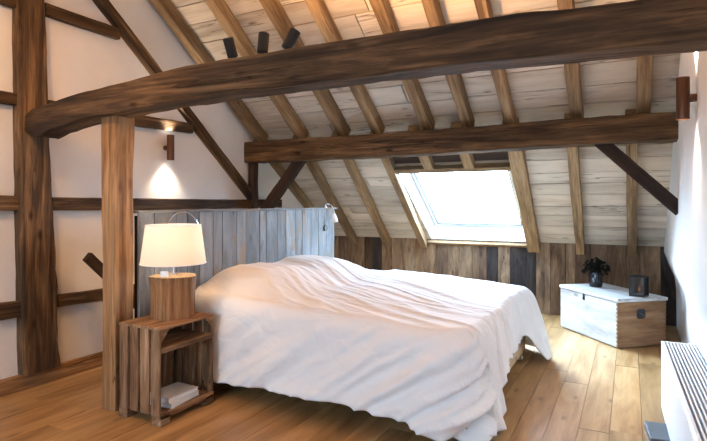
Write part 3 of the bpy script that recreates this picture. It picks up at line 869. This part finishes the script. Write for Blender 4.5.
# vase
vx, vy = A_.x+(ex*.50+ey*.20).x, A_.y+(ex*.50+ey*.20).y
vz = CH-.002
va = empty('vase', (vx, vy, vz), 'glossy black vase of dark dried flowers on the chest', 'vase')
mb = MB(); mb.lathe([(0,0), (.040,0), (.047,.004), (.051,.04), (.050,.09), (.045,.105), (.047,.115), (.042,.115), (.040,.10), (.042,.07), (0,.06)], (vx, vy, vz), 30); mb.build('vase_body', M['glaze'], va)
mb = MB()
for k in range(90):
    a = random.uniform(0, 2*PI); r_ = .1*random.random()**.6; h_ = random.uniform(.14, .235)
    p1 = V((vx+r_*math.cos(a), vy+r_*math.sin(a), vz+h_ - r_*.5))
    mb.tube([V((vx+r_*.25*math.cos(a), vy+r_*.25*math.sin(a), vz+.05)), p1], .0012, 5)
    q = .010+random.random()*.006
    B = V((math.cos(a)*r_*8, math.sin(a)*r_*8, 1)).to_track_quat('Z', 'Y').to_matrix()
    mb.lathe([(0,-q*.6), (q*.7,-q*.3), (q,0), (q*.6,q*.5), (0,q*.6)], p1, 7, basis=B, smooth=False, wob=lambda a_, z_: 1+.35*math.sin(3*a_))
mb.build('dried_flowers', M['leafd'], va)
# lantern candle holder
cc = A_ + ex*.06 + ey*.14
cc = V((.055, 4.235, 0)); nz = CH-.002
la = empty('candle_lantern', (cc.x, cc.y, nz), 'small dark square glass candle lantern glowing on the chest corner', 'lantern')
w_ = .098; hh_ = .142
LB = Matrix.Rotation(-.35, 3, 'Z')
mb = MB()
mb.box(V((cc.x, cc.y, nz+.005)), (w_, w_, .01), basis=LB, bev=.001)
for sx in (-1, 1):
    for sy in (-1, 1): mb.box(V((cc.x, cc.y, nz+hh_/2)) + LB @ V((sx*(w_/2-.004), sy*(w_/2-.004), 0)), (.008, .008, hh_), basis=LB)
for sx, sy in ((1,0), (-1,0), (0,1), (0,-1)):
    for z_ in (hh_-.004,): mb.box(V((cc.x, cc.y, nz+z_)) + LB @ V((sx*(w_/2-.004), sy*(w_/2-.004), 0)), (w_ if sy else .008, w_ if sx else .008, .008), basis=LB)
mb.build('lantern_frame', M['black'], la)
mb = MB()
for sx, sy in ((1,0), (-1,0), (0,1), (0,-1)):
    mb.box(V((cc.x, cc.y, nz+hh_/2)) + LB @ V((sx*(w_/2-.004), sy*(w_/2-.004), 0)), (w_-.016 if sy else .002, w_-.016 if sx else .002, hh_-.01), basis=LB)
mb.build('pane', M['smoke'], la)
mb = MB(); mb.lathe([(0,.01), (.018,.01), (.018,.034), (.004,.035), (0,.035)], (cc.x, cc.y, nz), 18); mb.build('candle', M['sheet'], la)
mb = MB(); mb.lathe([(0,.036), (.005,.042), (.006,.048), (.003,.06), (0,.066)], (cc.x, cc.y, nz), 12); mb.build('flame', M['candle'], la)

# ------------------------------------------------------------ radiator
ra = empty('radiator', (.2, 2.3, 0), 'long low white radiator with a slatted top grille along the right wall', 'radiator')
P0 = V((.133, 2.945, 0)); dr = V((-.0274,1,0)).normalized()*-1      # towards the viewer
rx = V((-dr.y, dr.x, 0)); rx = V((1, .0274, 0)).normalized()
RB = Matrix((rx, -dr, V((0,0,1)))).transposed()
RL, RW, RH = 1.5, .15, .333
def rbox(mb, x, y, z, sx, sy, sz, **k): mb.box(P0 + RB @ V((x, -y, z)), (sx, sy, sz), 0, RB, **k)
mb = MB(); rbox(mb, .004, RL/2, .155+.012, .008, RL, RH-.03, bev=.002); mb.build('front_panel', M['radwhite'], ra)
mb = MB(); rbox(mb, RW/2, .004, .165, RW-.012, .008, RH-.03, bev=.001); mb.build('end_panel', M['radwhite'], ra)
mb = MB()
rbox(mb, .006, RL/2, RH-.006, .014, RL+.004, .014, bev=.002); rbox(mb, RW/2, .002, RH-.006, RW, .008, .014, bev=.001)
mb.build('rim', M['radwhite'], ra)
mb = MB()
n_ = 10
for k in range(n_):
    rbox(mb, .024+k*(RW-.028)/(n_-1), RL/2+.004, RH-.012, .0052, RL-.01, .022)
mb.build('grille', M['radwhite'], ra)
mb = MB(); rbox(mb, RW/2, RL/2, RH-.09, RW-.03, RL-.03, .08); mb.build('heating_core', M['graymetal'], ra)
for yy in (.15, 1.2):
    mb = MB(); rbox(mb, .04, yy, .012, .03, .04, .024); mb.build('foot', M['radwhite'], ra)
mb = MB(); mb.box((.115, 2.60, .014), (.10, .19, .028), basis=Matrix.Rotation(.1, 3, 'Z'), bev=.003)
tag(mb.build('floor_box', M['graymetal'], loc=(.115, 2.60, 0)), 'flat grey box on the floor beside the radiator', 'box')

# ------------------------------------------------------------ lights
def light(name, kind, loc, energy, col, **k):
    l = bpy.data.lights.new(name, kind); l.energy = energy; l.color = col
    for a, b_ in k.items(): setattr(l, a, b_)
    o = bpy.data.objects.new(name, l); C.objects.link(o); o.location = tuple(V(loc)*H); return o
def aim(o, d): o.rotation_euler = (-V(d)).to_track_quat('Z', 'Y').to_euler()
WARM = (1, .56, .24)
light('table_lamp_light', 'POINT', (lx, ly, sz+.17), 3.4, (1,.74,.48), shadow_soft_size=.035)
for (p, d) in SP:
    o = light('spotlight_light', 'SPOT', p, 165, WARM, shadow_soft_size=.02, spot_size=math.radians(150), spot_blend=.9); aim(o, d)
for (x, y, z) in ((XL+.055, 2.668, 1.388), (.196, 2.60, 1.438)):
    for sg in (-1, 1):
        o = light('wall_lamp_light', 'SPOT', (x, y, z+sg*.09), 15, (1,.84,.66), shadow_soft_size=.02, spot_size=math.radians(105), spot_blend=1); aim(o, (0, 0, sg))
light('hidden_fill_light', 'POINT', (-2.5, 2.35, .55), 2.2, WARM, shadow_soft_size=.05)  # added unseen warm light behind the headboard, yellows the left wall
light('lantern_light', 'POINT', (cc.x, cc.y, nz+.06), .25, (1,.5,.2), shadow_soft_size=.01)
# warm fill lights added out of view for post, floor and ceiling, no fixture
o = light('warm_fill_light', 'SPOT', (-1.7, .6, 2.3), 58, WARM, shadow_soft_size=.10, spot_size=math.radians(80), spot_blend=.6); aim(o, (-.85, 1.0, -1.1))
light('warm_fill_light', 'POINT', (-1.3, .9, 2.6), 3, (1,.62,.34), shadow_soft_size=.12)

def portal(c, basis, sx, sy, flip=False):
    l = bpy.data.lights.new('portal', 'AREA'); l.shape = 'RECTANGLE'; l.size = sx*H; l.size_y = sy*H
    l.cycles.is_portal = True
    o = bpy.data.objects.new('daylight_portal', l); C.objects.link(o)
    mt = basis.to_4x4(); mt.translation = V(c)*H; o.matrix_world = mt
portal(O+roofB @ V((XM, TM, .21)), roofB, WW, WL)
for (a, c, t0, t1) in rear_holes: portal(RO+rearB @ V(((a+c)/2, (t0+t1)/2, .055)), rearB, c-a, t1-t0)

w = bpy.data.worlds.new('sky'); bpy.context.scene.world = w; w.use_nodes = True
nt = w.node_tree; nt.nodes.clear()
wo = N(nt, 'OutputWorld'); bg = N(nt, 'Background'); nt.links.new(bg.outputs[0], wo.inputs[0])
tc = N(nt, 'TexCoord'); nz_ = noise_(nt, tc.outputs['Generated'], 3, 4, .6)
skyc = ramp(nt, nz_, [(.35, (.46,.70,1.0)), (.65, (.57,.78,1.0))])
sx = N(nt, 'SeparateXYZ'); nt.links.new(tc.outputs['Generated'], sx.inputs[0])
# overcast sky: brighter towards the front of the house, dim below the horizon
fy = math_(nt, 'MULTIPLY', math_(nt, 'MAXIMUM', sx.outputs['Y'], 0), 1.0)
dp = N(nt, 'VectorMath', operation='DOT_PRODUCT'); nt.links.new(tc.outputs['Generated'], dp.inputs[0])
dp.inputs[1].default_value = tuple(V((-.66,.58,.48)).normalized())
lobe = math_(nt, 'POWER', math_(nt, 'MAXIMUM', dp.outputs['Value'], 0), 9)        # bright cloud in front of the sun
stn = math_(nt, 'ADD', math_(nt, 'ADD', 1.0, math_(nt, 'MULTIPLY', fy, 1.0)), math_(nt, 'MULTIPLY', lobe, 4.2))
stn = math_(nt, 'MULTIPLY', stn, ramp(nt, math_(nt, 'ADD', sx.outputs['Z'], .5), [(.42, .25), (.52, 1)]))
nt.links.new(skyc, bg.inputs[0]); nt.links.new(math_(nt, 'MULTIPLY', stn, 17.0), bg.inputs[1])

# ------------------------------------------------------------ camera
cam = bpy.data.cameras.new('camera'); co = bpy.data.objects.new('camera', cam); C.objects.link(co)
co.location = (0, 0, H); co.rotation_euler = (PI/2, 0, math.radians(27.7))
cam.sensor_width = 36; cam.lens = 36*527/707; cam.shift_y = -17.5/707; cam.clip_start = .02
sc = bpy.context.scene
sc.camera = co
sc.view_settings.view_transform = 'Standard'; sc.view_settings.look = 'None'
sc.view_settings.exposure = .88; sc.view_settings.gamma = 1
sc.cycles.max_bounces = 10; sc.cycles.diffuse_bounces = 6; sc.cycles.transparent_max_bounces = 12
sc.cycles.sample_clamp_indirect = 6
for o in bpy.data.objects:
    for k in ('_o', '_p'):
        if k in o: del o[k]
